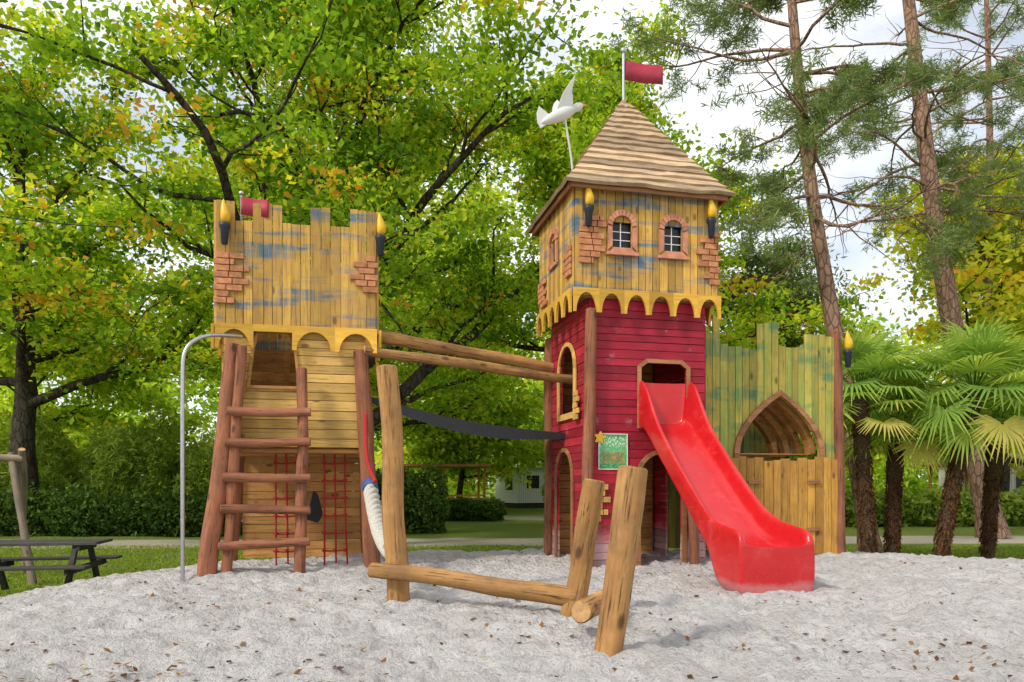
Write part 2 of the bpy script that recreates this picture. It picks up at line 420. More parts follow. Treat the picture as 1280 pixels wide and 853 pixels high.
# ------------------------------------------------------------------ foliage
def leaves(name,C,S,rnd,mat,asp=.55,up=.8,spread=.6,seed=0,parent=None,dirs=None,droop=0.0):
    rg=np.random.default_rng(seed); n=len(C)
    nrm=rg.normal(size=(n,3))*spread; nrm[:,2]+=up
    nrm/=np.linalg.norm(nrm,axis=1)[:,None]+1e-9
    d=rg.normal(size=(n,3)) if dirs is None else dirs
    d=d.copy(); d[:,2]-=droop
    t=d-nrm*(d*nrm).sum(1)[:,None]; t/=np.linalg.norm(t,axis=1)[:,None]+1e-9
    b=np.cross(nrm,t); S=np.asarray(S)[:,None]
    v=np.empty((n,4,3)); v[:,0]=C-t*S*.5; v[:,1]=C+b*S*asp*.5+t*S*.06-nrm*S*.05; v[:,2]=C+t*S*.5-nrm*S*.1; v[:,3]=C-b*S*asp*.5+t*S*.06-nrm*S*.05
    F=np.arange(4*n).reshape(n,4)
    return npmesh(name,v.reshape(-1,3),F,M[mat],{'rnd':np.repeat(rnd,4)},parent=parent)
def tubes(name,branches,mat,parent,ns=7):
    vs=[];fs=[];b=0
    for pts,rad in branches:
        q=None
        for i,p in enumerate(pts):
            d=(pts[min(i+1,len(pts)-1)]-pts[max(i-1,0)]).normalized()
            if q is None: x=d.orthogonal().normalized()
            else: x=(q-d*q.dot(d)).normalized()
            q=x; y=d.cross(x)
            for j in range(ns):
                a=2*math.pi*j/ns; vs.append(p+(x*math.cos(a)+y*math.sin(a))*rad[i])
        for i in range(len(pts)-1):
            for j in range(ns):
                fs.append((b+i*ns+j,b+i*ns+(j+1)%ns,b+(i+1)*ns+(j+1)%ns,b+(i+1)*ns+j))
        b+=len(pts)*ns
    return npmesh(name,np.array([tuple(v) for v in vs]),np.array(fs),M[mat],smooth=True,parent=parent)
def poly(p,d,L,r,rg,w=.12,trop=.0,seg=.5,tip=.22):
    n=max(4,int(L/seg)); st=L/n; pts=[p.copy()]; rad=[r]
    for i in range(n):
        d=(d+Vector((rg.gauss(0,w),rg.gauss(0,w),rg.gauss(0,w)+trop))).normalized()
        p=p+d*st; pts.append(p.copy()); rad.append(r*(1-(1-tip)*(i+1)/n))
    return pts,rad
def oak(name,base,H,r,nl,size,mat='oak',seed=0,limbs=9,Lmain=8,first=2.8,cr=.75,bark='bark',asp=.6,lift=(.15,.9),flat=.32,lean=(0,0),twigs=6,subs=7,bias=0.0,up=.8,lr_=.55,per=70):
    rg=random.Random(seed); br=[]; tips=[]
    base=Vector(base); e=empty(name,base)
    tr,rr=poly(Vector((0,0,-.2)),Vector((lean[0],lean[1],1)).normalized(),H*.8,r,rg,.05,.03,.7,.15)
    rr[0]*=1.5; br.append((tr,rr))
    for k in range(limbs):
        f=(first/(H*.8))+(1-first/(H*.8))*(k/limbs)**1.15; i=min(len(tr)-1,max(1,int(f*(len(tr)-1))))
        az=k*2.4+rg.uniform(-.4,.4); el=lift[0]+(lift[1]-lift[0])*(k/limbs)+rg.uniform(-.08,.12)
        d=Vector((math.cos(az)*math.cos(el),math.sin(az)*math.cos(el),math.sin(el)))
        L=Lmain*(1-.55*(k/limbs))*rg.uniform(.85,1.12)
        lp,lr=poly(tr[i],d,L,rr[i]*lr_,rg,.14,.02,.6)
        br.append((lp,lr))
        for s in range(subs):
            j=int(len(lp)*(.22+.75*(s+rg.random()*.6)/subs)); j=min(j,len(lp)-1)
            dd=(lp[j]-lp[j-1]).normalized(); sd=dd.cross(Vector((0,0,1))).normalized()*(1 if s%2 else -1)
            d2=(dd*rg.uniform(.3,.9)+sd*rg.uniform(.5,1)+Vector((0,0,rg.uniform(-.15,.5)))).normalized()
            L2=L*.42*rg.uniform(.7,1.2)
            sp,sr=poly(lp[j],d2,L2,max(.025,lr[j]*.55),rg,.18,.0,.4)
            br.append((sp,sr)); tips+=sp[2:]
            for t in range(twigs):
                jj=rg.randrange(1,len(sp)); d3=((sp[jj]-sp[jj-1]).normalized()*.6+Vector((rg.gauss(0,.6),rg.gauss(0,.6),rg.gauss(0,.25)))).normalized()
                tp,trd=poly(sp[jj],d3,L2*.45*rg.uniform(.6,1.2),max(.014,sr[jj]*.45),rg,.2,.0,.35)
                br.append((tp,trd)); tips+=tp[1:]
    tubes('branches',br,bark,e,6)
    T=np.array([tuple(t) for t in tips]); ng=np.random.default_rng(seed)
    nc=min(len(T),max(60,nl//per)); ci=ng.choice(len(T),nc,replace=False)
    C0=T[ci]; cv=np.clip(ng.normal(.42+bias,.2,nc),0,.85); aut=ng.random(nc)<.05; cv[aut]=ng.uniform(.9,.99,aut.sum())
    sz=ng.uniform(.6,1.3,nc)
    a=ng.integers(0,nc,nl); off=ng.normal(size=(nl,3))*np.array([cr,cr,cr*flat])*.6*sz[a][:,None]
    C=C0[a]+off
    C[:,2]-=.12*(off[:,0]**2+off[:,1]**2)
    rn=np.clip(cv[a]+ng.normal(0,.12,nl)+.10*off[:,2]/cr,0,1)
    leaves('foliage',C,size*ng.uniform(.6,1.3,nl),rn,mat,asp,up,.75,seed,e)
    return e
oak('oak_tree',(-5.0,18.0,-.6),15,.46,115000,.145,'oak',3,limbs=14,Lmain=9.2,first=3.4,cr=.62,lift=(.10,1.1),subs=8,twigs=6,lr_=.6,per=85,flat=.26)
oak('oak_tree',(-15,23,-.6),17,.42,52000,.21,'oak',11,limbs=12,Lmain=8.5,first=4.5,cr=.85,lift=(.10,1.1),bias=.10)
oak('oak_tree',(2.6,27,-.6),19,.36,58000,.22,'oak',21,limbs=12,Lmain=7.6,first=6.0,cr=.9,lift=(.18,1.1),bias=.12)
oak('oak_tree',(-8,35,-.6),20,.4,42000,.36,'lime',31,limbs=12,Lmain=10,first=5,cr=1.4,lift=(.12,1.1),bias=.0)
oak('maple_tree',(20.5,31,-.6),17,.3,34000,.30,'autumn',41,limbs=12,Lmain=7,first=3.5,cr=1.1,lift=(.1,1.0))
oak('maple_tree',(28,37,-.6),20,.3,26000,.38,'autumn',45,limbs=12,Lmain=8,first=3.5,cr=1.3,lift=(.1,1.0))
oak('ash_tree',(14.5,38,-.6),11,.25,26000,.32,'lime',51,limbs=10,Lmain=5.8,first=2.5,cr=1.2,lift=(.1,1.0))
oak('scots_pine_tree',(12.6,38,-.6),15.5,.3,28000,.32,'needle',61,limbs=9,Lmain=4.2,first=8,cr=1.2,lift=(.2,.9),asp=.25,bark='bark_pine')
oak('ash_tree',(7,48,-.6),12,.3,20000,.45,'lime',52,limbs=10,Lmain=6,first=4,cr=1.4,lift=(.1,1.0))
oak('birch_tree',(-20,32,-.6),13,.2,22000,.34,'lime',53,limbs=10,Lmain=6,first=3,cr=1.2,lift=(.1,1.0))
oak('birch_tree',(-3.2,44,-.6),11,.22,26000,.36,'lime',57,limbs=11,Lmain=5.2,first=2.6,cr=1.3,lift=(.1,1.0),bias=-.05)

def mass(name,blobs,nl,size,mat,seed,asp=.55,up=.5,spread=.8,surf=True,droop=0,bmean=.45):
    ng=np.random.default_rng(seed); B=np.array(blobs,float)
    wgt=B[:,3]*B[:,5]; wgt/=wgt.sum(); a=ng.choice(len(B),nl,p=wgt)
    d=ng.normal(size=(nl,3)); d/=np.linalg.norm(d,axis=1)[:,None]
    rr=ng.uniform(.55,1.08,nl)**.6
    lump=1+.13*np.sin(d[:,0]*7+a)*np.sin(d[:,1]*6+a*2)+.12*np.sin(d[:,2]*9+a*3+d[:,0]*4)
    C=B[a,:3]+d*B[a,3:]*(rr*lump)[:,None]
    C[:,2]=np.maximum(C[:,2],-.55)
    bv=ng.normal(bmean,.12,len(B))
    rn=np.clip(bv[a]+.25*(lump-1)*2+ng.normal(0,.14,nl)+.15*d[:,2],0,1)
    return leaves(name,C,size*ng.uniform(.6,1.35,nl),rn,mat,asp,up,spread,seed,droop=droop)
rg=random.Random(5)
bl=[]
for i in range(70):
    x=-48+i*1.5+rg.uniform(-1,1); y=rg.uniform(54,66); h=rg.uniform(4,8.5)
    bl.append((x,y,h*.55,rg.uniform(2,3.4),2.4,h*.62))
for i in range(34):
    x=-50+i*3.1+rg.uniform(-1,1)
    y=rg.uniform(60,72); hh=rg.uniform(8,13)
    if 13<x<26: hh*=.7
    bl.append((x,y,hh,rg.uniform(3,4.5),3,rg.uniform(3,5.5)))
mass('distant_trees',bl,80000,.58,'lime',8,bmean=.42)
bl=[(x+rg.uniform(-.4,.4),rg.uniform(23.5,26),rg.uniform(.3,2.0),rg.uniform(.9,1.5),1.1,rg.uniform(1.2,2.2)) for x in np.arange(-19,-7.2,.8)]
mass('bamboo_thicket',bl,36000,.28,'bamboo',9,asp=.22,droop=.5)
bl=[(x,22.8+rg.uniform(-.2,.2),.0,.8,.6,rg.uniform(.7,.95)) for x in np.arange(-19,-8.6,.7)]
mass('hedge',bl,18000,.15,'dark',10)
bl=[(x,24,.35,.55,.6,1.15) for x in np.arange(-4.6,-2.3,.5)]
mass('hedge',bl,14000,.13,'dark',12)
bl=[(x,32,-.15,.65,.55,.5) for x in np.arange(-3.3,-.4,.6)]
mass('box_hedge',bl,9000,.14,'dark',13)
bl=[(x,28+rg.uniform(-.4,.4),.0,.8,.7,rg.uniform(.6,.95)) for x in np.arange(12,26,.9)]
mass('flowering_shrubs',bl,16000,.2,'bamboo',14)
bl=[(x,51+rg.uniform(-2,2),1.2,1.8,1.2,rg.uniform(1.6,3.0)) for x in list(np.arange(-34,-6,2.0))+list(np.arange(4,42,2.0))]
mass('shrub_border',bl,26000,.4,'lime',15)
bl=[(1.75,29,.8,.5,.6,1.4),(2.6,30,1.0,.9,.8,1.7)]
mass('laurel_bush',bl,6000,.22,'bamboo',16)

def pine(name,base,top,r,seed,zb,nb=34,nl=52000,bl=(2.2,4.6)):
    rg=random.Random(seed); base=Vector(base); top=Vector(top); e=empty(name,base)
    n=26; tr=[];rr=[]
    for i in range(n+1):
        t=i/n; p=(top-base)*t+Vector((.18*math.sin(t*5+seed),.15*math.cos(t*4+seed),0)); p-=Vector((.18*math.sin(seed),.15*math.cos(seed),0))*(1-t)
        tr.append(p); rr.append(r*(1-.62*t)*(1.35 if i==0 else 1))
    br=[(tr,rr)]; tips=[]; H=(top-base).z
    for k in range(nb):
        z=zb+(H-zb)*(k+rg.random())/nb; i=min(n,int(z/H*n)); az=rg.uniform(0,6.283); el=rg.uniform(-.25,.35)+.4*(z/H-.6)
        d=Vector((math.cos(az)*math.cos(el),math.sin(az)*math.cos(el),math.sin(el)))
        L=rg.uniform(*bl)*(1.0 if z<H*.85 else .6)
        lp,lr=poly(tr[i],d,L,.045,rg,.14,-.01,.35); br.append((lp,lr))
        bare=rg.random()<.25
        for s in range(9):
            j=rg.randrange(len(lp)//3,len(lp)); d2=((lp[j]-lp[j-1]).normalized()*.7+Vector((rg.gauss(0,.6),rg.gauss(0,.6),rg.gauss(0,.3)))).normalized()
            sp,sr=poly(lp[j],d2,L*.33*rg.uniform(.6,1.3),.014,rg,.2,-.02,.3); br.append((sp,sr))
            if not bare: tips+=sp[2:]
    tubes('trunk_and_branches',br,'bark_pine',e,9)
    T=np.array([tuple(t) for t in tips]); ng=np.random.default_rng(seed)
    nc=len(T); a=ng.integers(0,nc,nl); d=ng.normal(size=(nl,3)); d/=np.linalg.norm(d,axis=1)[:,None]; d[:,2]*=.7
    C=T[a]+ng.normal(size=(nl,3))*.07+d*.13
    rn=np.clip(ng.normal(.5,.15,nc)[a]+ng.normal(0,.15,nl),0,1)
    leaves('needles',C,ng.uniform(.16,.30,nl),rn,'needle',.10,.2,1.0,seed,e,dirs=d)
    return e
pine('pine_tree',(8.0,16.5,-.6),(6.3,17.2,14.5),.22,71,8.0,28,28000)
pine('pine_tree',(14.3,22,-.6),(11.6,22.6,19),.36,72,9.5,40,40000,(2.6,5.8))
pine('pine_tree',(18.4,29,-.6),(18.6,29,20),.22,74,11,24,16000,(2.2,4.6))

def palm(name,base,crown,seed,nf=34,fr=.72,pet=.75):
    rg=random.Random(seed); base=Vector(base); crown=Vector(crown); e=empty(name,base); c=crown-base
    pts=[];rad=[]
    for i in range(15):
        t=i/14; pts.append(Vector((c.x*t**1.3,c.y*t,-.15+(c.z+.15)*t))); rad.append(.13*(1+.12*math.sin(i*2.1))*(1.15 if i>8 else .92))
    tubes('trunk',[(pts,rad)],'bark_palm',e,14)
    ng=np.random.default_rng(seed); n=1700; tt=ng.uniform(.05,1.0,n); a=ng.uniform(0,6.283,n)
    C=np.stack([c.x*tt**1.3+np.cos(a)*.14,c.y*tt+np.sin(a)*.14,c.z*tt],1)
    dr=np.stack([np.cos(a)*.5,np.sin(a)*.5,-np.ones(n)],1)
    leaves('trunk_fibre',C,ng.uniform(.06,.18,n),ng.uniform(.1,.6,n),'litter',.2,.0,1.0,seed,e,dirs=dr)
    V=[];F=[];Rn=[]; stems=[]
    for k in range(nf):
        t=k/nf; el=R(80)-R(118)*t+rg.uniform(-.12,.12); az=k*2.399+rg.uniform(-.2,.2)
        h=Vector((math.cos(az),math.sin(az),0)); d=(h*math.cos(el)+Vector((0,0,math.sin(el)))).normalized()
        L=pet*rg.uniform(.8,1.15); p0=c.copy(); p2=c+d*L+Vector((0,0,-.12*L*math.cos(el)))
        stems.append(([p0,(p0+p2)/2+Vector((0,0,.05)),p2],[.014,.011,.008]))
        ax=(p2-p0).normalized(); side=ax.cross(Vector((0,0,1)))
        if side.length<.1: side=Vector((1,0,0))
        side.normalize(); nr=side.cross(ax).normalized()
        tl=rg.uniform(-.8,.45); ax2=(ax*math.cos(tl)+nr*math.sin(tl)).normalized(); nr=side.cross(ax2).normalized()
        age=min(1,max(0,.4+rg.uniform(-.2,.35)+(.35 if t>.85 else 0))); ns=28; f=fr*rg.uniform(.8,1.1)
        for i in range(ns):
            th=R(-118)+R(236)*i/(ns-1)+rg.uniform(-.03,.03); q=ax2*math.cos(th)+side*math.sin(th)
            ln=f*(.78+.22*math.cos(th*.8))*rg.uniform(.9,1.05)
            pw=nr.cross(q).normalized(); w1=.024
            m1=p2+q*ln*.55+nr*.04; drp=rg.uniform(.05,.28)*ln
            tip=p2+q*ln+Vector((0,0,-drp))-nr*.03
            b=len(V); lift=nr*.006*(1 if i%2 else -1)
            V+= [p2+q*.03-pw*.005,p2+q*.03+pw*.005,m1+pw*w1+lift,m1-pw*w1-lift,tip+pw*.003,tip-pw*.003]
            F+= [(b,b+1,b+2,b+3),(b+3,b+2,b+4,b+5)]
            rv=min(1,max(0,age+rg.uniform(-.12,.12))); Rn+= [rv]*4+[min(1,rv+.2)]*2
    tubes('petioles',stems,'palm',e,5)
    npmesh('fronds',np.array([tuple(v) for v in V]),np.array(F),M['palm'],{'rnd':np.array(Rn)},parent=e)
palm('fan_palm_tree',(6.95,14.4,gz(6.95,14.4)),(6.75,14.4,2.75),1,38,.82,.85)
palm('fan_palm_tree',(7.65,14.9,gz(7.65,14.9)),(7.75,14.9,2.2),2,26,.7)
palm('fan_palm_tree',(8.1,14.0,gz(8.1,14.0)),(8.75,14.0,2.7),3,42,.88,.98)
palm('fan_palm_tree',(9.9,15.4,gz(9.9,15.4)),(10.1,15.4,2.3),4,32,.78,.8)

ng=np.random.default_rng(99); pts=[]
while len(pts)<60000:
    y=8+11*ng.random(); x=ng.uniform(-.75*y,.78*y)
    if y>19.0: continue
    if sandmask(x,y)<.4 and (noise.noise((x*1.3,y*1.3,20))>-.25 or ng.random()<.25): pts.append((x,y,gz(x,y)+.02))
C=np.array(pts); n=len(C); d=ng.normal(size=(n,3))*.35; d[:,2]=1
leaves('grass',C,ng.uniform(.05,.11,n),np.clip(ng.normal(.5,.22,n),0,1),'grass',.16,0,1,5,dirs=d)
pts=[];sz=[]
while len(pts)<1500:
    y=3.5+ng.random()**1.5*10; x=ng.uniform(-.72*y,.74*y)
    clump=abs(x-.1)<1.3 and 4.6<y<5.6
    if noise.noise((x*.7,y*.7,40))<.0 and ng.random()<(.2 if clump else .85): continue
    pts.append((x,y,gz(x,y)+.014)); sz.append(ng.uniform(.015,.06))
leaves('fallen_leaves',np.array(pts),sz,ng.random(len(pts)),'litter',.6,1.4,.4,6)
pts=[]
while len(pts)<2500:
    y=ng.uniform(9,19); x=ng.uniform(-.72*y,.74*y)
    if sandmask(x,y)<.3: pts.append((x,y,gz(x,y)+.03))
leaves('fallen_leaves',np.array(pts),ng.uniform(.04,.09,len(pts)),ng.random(len(pts)),'litter',.6,1.4,.4,7)

# ------------------------------------------------------------------ LEFT TOWER
TH=R(12)
def torch(parent,loc,rot=0):
    lathe('torch_cup',[(.022,0),(.035,.01),(.045,.16),(.062,.20),(.062,.235),(.04,.24)],'torch',parent,loc)
    lathe('torch_flame',[(.03,.235),(.052,.29),(.055,.34),(.04,.41),(.018,.475),(.002,.51)],'flame',parent,loc,bendx=.012)
def bricks(mb,pf,a0,z0,rows,d,mi=0,bw=.17,bh=.072,edge=1,seed=0):
    rg=random.Random(seed)
    for i,(s,e) in enumerate(rows):
        x=a0+s
        while x<a0+e-.03:
            w=min(bw*rg.uniform(.8,1.1),a0+e-x); z=z0+i*bh
            p=[(x+.004,z+.005),(x+w-.006,z+.004),(x+w-.005,z+bh-.005),(x+.006,z+bh-.004)]
            mb.prism(p,pf,d,d+.022+rg.uniform(0,.006),rg.random(),mi); x+=w
LT=empty('wooden_castle_tower',(-3.315,8.3,0),TH)
W=1.76; DP=1.55
fr=lambda a,d,z:(a,-d,z)
bk=lambda a,d,z:(a,DP+d,z)
lf=lambda a,d,z:(-d,a,z)
rt=lambda a,d,z:(W+d,a,z)
def crenF(a):
    for s,e in ((0,.21),(.43,.75),(.99,1.23),(1.46,1.8)):
        if s-.02<=a<=e: return 4.18
    return 3.97
def crenS(a):
    for s,e in ((0,.2),(.45,.7),(.95,1.2),(1.4,1.6)):
        if s-.02<=a<=e: return 4.18
    return 3.97
mb=MB()
boards(mb,fr,0,W,2.76,crenF,.105,.028,ragged=.012)
boards(mb,bk,0,W,2.76,crenF,.105,.028,ragged=.012)
boards(mb,lf,0.002,DP-.002,2.76,crenS,.105,.028,ragged=.012)
boards(mb,rt,0.002,DP-.002,2.76,crenS,.105,.028,ragged=.012)
mb.obj('battlement_boards',[M['yel_v']],LT)
win=[(.35,2.12),(.875,2.12),(.83,2.55),(.76,2.72),(.45,2.72),(.40,2.55)]
mb=MB()
boards_h(mb,lambda a,d,z:(a,.06-d,z),.07,1.64,1.42,2.78,.105,.028,[win])
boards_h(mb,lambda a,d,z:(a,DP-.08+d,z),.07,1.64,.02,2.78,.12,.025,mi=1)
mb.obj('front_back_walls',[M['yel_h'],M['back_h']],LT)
mb=MB()
boards_h(mb,lambda a,d,z:(.07-d,a,z),.08,DP-.08,1.42,2.78,.105,.028)
boards_h(mb,lambda a,d,z:(1.64+d,a,z),.08,DP-.08,1.42,2.3,.105,.028)
mb.obj('side_walls',[M['yel_hy']],LT)
mb=MB()
boards_h(mb,lambda a,d,z:(a,z,1.36+d),.07,1.64,.07,DP-.09,.12,.04)
mb.obj('deck',[M['back_h']],LT)
mb=MB()
scallop(mb,fr,-.01,.40,2.80,2.52,1,.030,.062); scallop(mb,fr,.82,1.77,2.80,2.52,2,.030,.062)
mb.prism([(.40,2.72),(.82,2.72),(.82,2.80),(.40,2.80)],fr,.030,.062,.3)
scallop(mb,lf,0,DP,2.80,2.52,3,.030,.062); scallop(mb,rt,0,DP,2.80,2.52,3,.030,.062)
mb.obj('scalloped_cornice',[M['trim']],LT)
mb=MB()
inn=win; cx=.61;cz=2.45
outr=[(cx+(a-cx)*1.13,cz+(z-cz)*1.1) for a,z in win]
ring(mb,lambda a,d,z:(a,.06-d,z),inn,outr,.034,.05)
mb.prism([(.62,2.12),(.68,2.12),(.68,2.72),(.62,2.72)],lambda a,d,z:(a,1.2+d,z),0,.06,.5)
mb.obj('window_frame',[M['back_h']],LT)
mb=MB()
bricks(mb,fr,0,3.02,[(-.03,.2),(.0,.14),(-.03,.3),(.0,.38),(-.03,.28),(0,.36),(-.03,.2),(0,.3)],.034,seed=1)
bricks(mb,fr,1.76,3.22,[(-.16,.03),(-.24,0),(-.3,.03),(-.2,0),(-.26,.03),(-.12,0)],.034,seed=2)
mb.obj('painted_bricks',[M['brick']],LT,bevel=.004)
torch(LT,(.10,-.1,3.66)); torch(LT,(1.81,-.04,3.66))
curve('flag_pole',[(.25,.1,3.9),(.25,.1,4.30)],.012,'steel',LT,world=False,poly=True)
lathe('pole_ball',[(.005,-.03),(.022,-.02),(.03,0),(.022,.02),(.005,.03)],'steel',LT,(.25,.1,4.32))
def flag(parent,loc,w,h):
    mb=MB(); n=14; vs=[]
    for i in range(n+1):
        t=i/n; y=.03*math.sin(t*5)*t
        vs+=[(t*w,y,-.5*h-.02*t),(t*w,y,.5*h-.03*t)]
    mb.add(vs,[[2*i,2*i+2,2*i+3,2*i+1] for i in range(n)],.5)
    o=mb.obj('flag',[M['flag']],parent,smooth=True,recalc=False); o.matrix_basis=Matrix.Translation(Vector(loc))
    s=o.modifiers.new('s','SOLIDIFY'); s.thickness=.012; return o
flag(LT,(.26,-.02,4.14),.30,.2)
log('post_1',(-3.27,7.92,-.1),(-3.13,8.33,2.55),.105,.09,'log_red',LT,seed=1)
log('post_2',(-1.62,8.62,-.1),(-1.76,8.66,2.55),.098,.088,'log_red',LT,seed=2)
log('post_3',(-3.70,9.75,-.1),(-3.52,9.70,2.78),.09,.085,'log_red',LT,seed=3)
log('post_4',(-1.98,10.15,-.1),(-2.05,10.05,2.78),.09,.085,'log_red',LT,seed=4)
rp=[]
def P_(u,v,z): return (u,v,z)
NU=((.60,3),(1.16,3))
for u0,n in NU:
    for i in range(n):
        u=u0+i*.12; rp.append([P_(u,.35,1.38),P_(u+.01*math.sin(i*2),.36,.7),P_(u+.015*i,.40,.02)])
    for k in range(6):
        z=.2+k*.21; rp.append([P_(u0-.03,.36,z),P_(u0+.12,.36,z-.02),P_(u0+.27,.36,z+.01)])
curve('rope_net',rp,.011,'rope_red',LT,world=False)
kn=[]
for u0,_ in NU:
    for i in range(3):
        for k in range(6):
            z=.2+k*.21; kn.append([(u0+i*.12,.345,z-.02),(u0+i*.12,.345,z+.02)])
curve('rope_knots',kn,.019,'rope_red',LT,world=False,poly=True)
mb=MB(); mb.prism([(.90,.55),(1.06,.50),(1.12,.62),(1.06,.86),(1.0,.92),(.96,.75)],lambda a,d,z:(a,.9+d,z),0,.05)
mb.obj('hanging_seat',[M['rope_black']],LT,bevel=.02)
LD=empty('wooden_ladder',(-2.7,8.2,0),TH)
a0,a1=Vector((-3.09,8.0,-.1)),Vector((-3.0,8.2,2.52)); b0,b1=Vector((-2.33,8.16,-.1)),Vector((-2.37,8.36,2.30))
log('rail_left',a0,a1,.058,.055,'log_red',LD,seed=5); log('rail_right',b0,b1,.062,.058,'log_red',LD,seed=6)
for i,z in enumerate((1.80,1.45,1.075,.715,.345)):
    ta=(z+.1)/2.62; tb=(z+.1)/2.4
    A=a0.lerp(a1,ta); B=b0.lerp(b1,tb); u=(B-A).normalized(); f=Vector((.02,-.075,0))
    log('rung_%d'%(i+1),A-u*.09+f,B+u*.09+f,.05,.047,'log_red',LD,seed=20+i)
pl=empty('steel_climbing_pole',(-3.43,7.7,0))
curve('pole',[(-3.43,7.7,-.2),(-3.43,7.7,1.0),(-3.43,7.7,2.1),(-3.43,7.72,2.42),(-3.28,7.85,2.58),(-3.10,8.12,2.63),(-3.02,8.25,2.64)],.021,'steel',pl,res=10)

# ------------------------------------------------------------------ BRIDGE
BR=empty('log_bridge',(-.5,9.2,1.8))
log('handrail_front',(-1.72,8.62,2.55),(.78,9.62,2.35),.062,.058,'log_yel',BR,seed=7)
log('handrail_back',(-1.75,9.3,2.86),(.55,10.15,2.60),.085,.07,'log_yel',BR,seed=8)
mb=MB(); n=24; vs=[]
for i in range(n+1):
    t=i/n; hh=.035+.045*math.sin(t*math.pi)
    A=Vector((-1.70,8.75,2.0)).lerp(Vector((.72,9.62,1.62)),t)-Vector((0,0,.12*math.sin(t*math.pi)))
    B=Vector((-1.75,9.35,2.06)).lerp(Vector((.58,10.15,1.68)),t)-Vector((0,0,.12*math.sin(t*math.pi)))
    for p in (A+Vector((0,0,hh)),B+Vector((0,0,hh)),B-Vector((0,0,hh)),A-Vector((0,0,hh))): vs.append(p-Vector((-.5,9.2,1.8)))
fs=[]
for i in range(n):
    for k_ in range(4): fs.append([i*4+k_,i*4+(k_+1)%4,(i+1)*4+(k_+1)%4,(i+1)*4+k_])
fs+=[[0,1,2,3],[n*4,n*4+1,n*4+2,n*4+3]]
mb.add(vs,fs); mb.obj('sagging_mesh_deck',[M['rope_black']],BR)

# ------------------------------------------------------------------ RIGHT TOWER
RT=empty('red_castle_tower',(.905,8.8,0),R(13))
w=1.5; dp=1.5
fr=lambda a,d,z:(a,-d,z)
lf=lambda a,d,z:(-d,a,z)
rt=lambda a,d,z:(w+d,a,z)
bk=lambda a,d,z:(a,dp+d,z)
d_up=[(.66,1.72),(1.25,1.72),(1.25,2.40),(1.17,2.46),(.74,2.46),(.66,2.40)]
d_lo=arch(.92,.0,.54,1.36)
l_up=arch(.72,1.9,.62,.86); l_lo=arch(.85,.0,.66,1.42)
mb=MB()
boards_h(mb,fr,0,w,.0,3.2,.098,.026,[d_up,d_lo],jit=.004)
boards_h(mb,bk,0,w,.0,3.2,.098,.026,[],jit=.002)
mb.obj('siding_front_back',[M['red_h']],RT)
mb=MB()
boards_h(mb,lf,.0,dp,.0,3.2,.098,.026,[l_up,l_lo],jit=.004)
boards_h(mb,rt,.0,dp,.0,3.2,.098,.026,[arch(.8,0,.6,1.4)],jit=.004)
mb.obj('siding_sides',[M['red_y']],RT)
mb=MB(); mb.box((.03,.03,1.62),(w-.03,dp-.03,1.70)); mb.box((.03,.03,3.1),(w-.03,dp-.03,3.15)); mb.obj('floors',[M['back_h']],RT)
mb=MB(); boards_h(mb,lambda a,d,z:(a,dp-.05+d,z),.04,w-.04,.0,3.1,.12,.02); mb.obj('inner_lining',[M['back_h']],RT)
mb=MB()
o=arch(.92,-.02,.66,1.43); ring(mb,fr,d_lo,o,.034,.055,gap=0)
o=arch(.85,-.02,.78,1.49); ring(mb,lf,l_lo,o,.034,.055)
o=[(.61,1.67),(1.30,1.67),(1.30,2.42),(1.19,2.51),(.72,2.51),(.61,2.42)]
ring(mb,fr,d_up,o,.034,.05)
mb.obj('door_trims',[M['fascia']],RT)
mb=MB(); o=arch(.72,1.82,.78,.99); ring(mb,lf,l_up,o,.034,.06)
bricks(mb,lf,.25,1.78,[(-.08,.1),(-.12,.05),(-.05,.1),(-.12,.06),(-.06,.08)],.062,seed=8)
bricks(mb,fr,.10,.55,[(-.05,.05),(-.05,.14),(-.05,.08),(-.05,.17),(-.05,.1),(-.05,.14)],.034,bw=.12,bh=.075,seed=9)
bricks(mb,fr,.04,1.98,[(-.05,.03),(-.05,.06),(-.05,.03)],.034,bw=.1,seed=10)
mb.obj('yellow_brick_trim',[M['brick_y']],RT,bevel=.004)
U0,U1,V0,V1=-.2,1.62,-.1,1.38
bf=lambda a,d,z:(a,V0-d,z); bl_=lambda a,d,z:(U0-d,a,z); bb=lambda a,d,z:(a,V1+d,z); br_=lambda a,d,z:(U1+d,a,z)
rect=lambda cx:[(cx-.115,3.80),(cx+.115,3.80),(cx+.115,4.10),(cx-.115,4.10)]
w1=rect(.375); w2=rect(1.03); wl=rect(.65)
mb=MB()
boards(mb,bf,U0,U1,3.22,4.56,.10,.028,[w1,w2],ragged=.0)
boards(mb,bb,U0,U1,3.22,4.56,.10,.028,ragged=.0)
boards(mb,bl_,V0+.002,V1-.002,3.22,4.56,.10,.028,[wl])
boards(mb,br_,V0+.002,V1-.002,3.22,4.56,.10,.028,[wl])
mb.obj('upper_room_boards',[M['yel_v']],RT)
mb=MB(); mb.box((U0+.01,V0+.01,3.205),(U1-.01,V1-.01,3.24)); mb.obj('upper_floor',[M['back_h']],RT)
mb=MB()
ZT,ZB=3.29,3.01
scallop(mb,bf,U0-.03,U1+.03,ZT,ZB,6,.034,.065,hh=.82); scallop(mb,bl_,V0,V1,ZT,ZB,5,.034,.065,hh=.82)
scallop(mb,br_,V0,V1,ZT,ZB,5,.034,.065,hh=.82); scallop(mb,bb,U0-.03,U1+.03,ZT,ZB,6,.034,.065,hh=.82)
mb.obj('scalloped_cornice',[M['trim']],RT)
mb=MB()
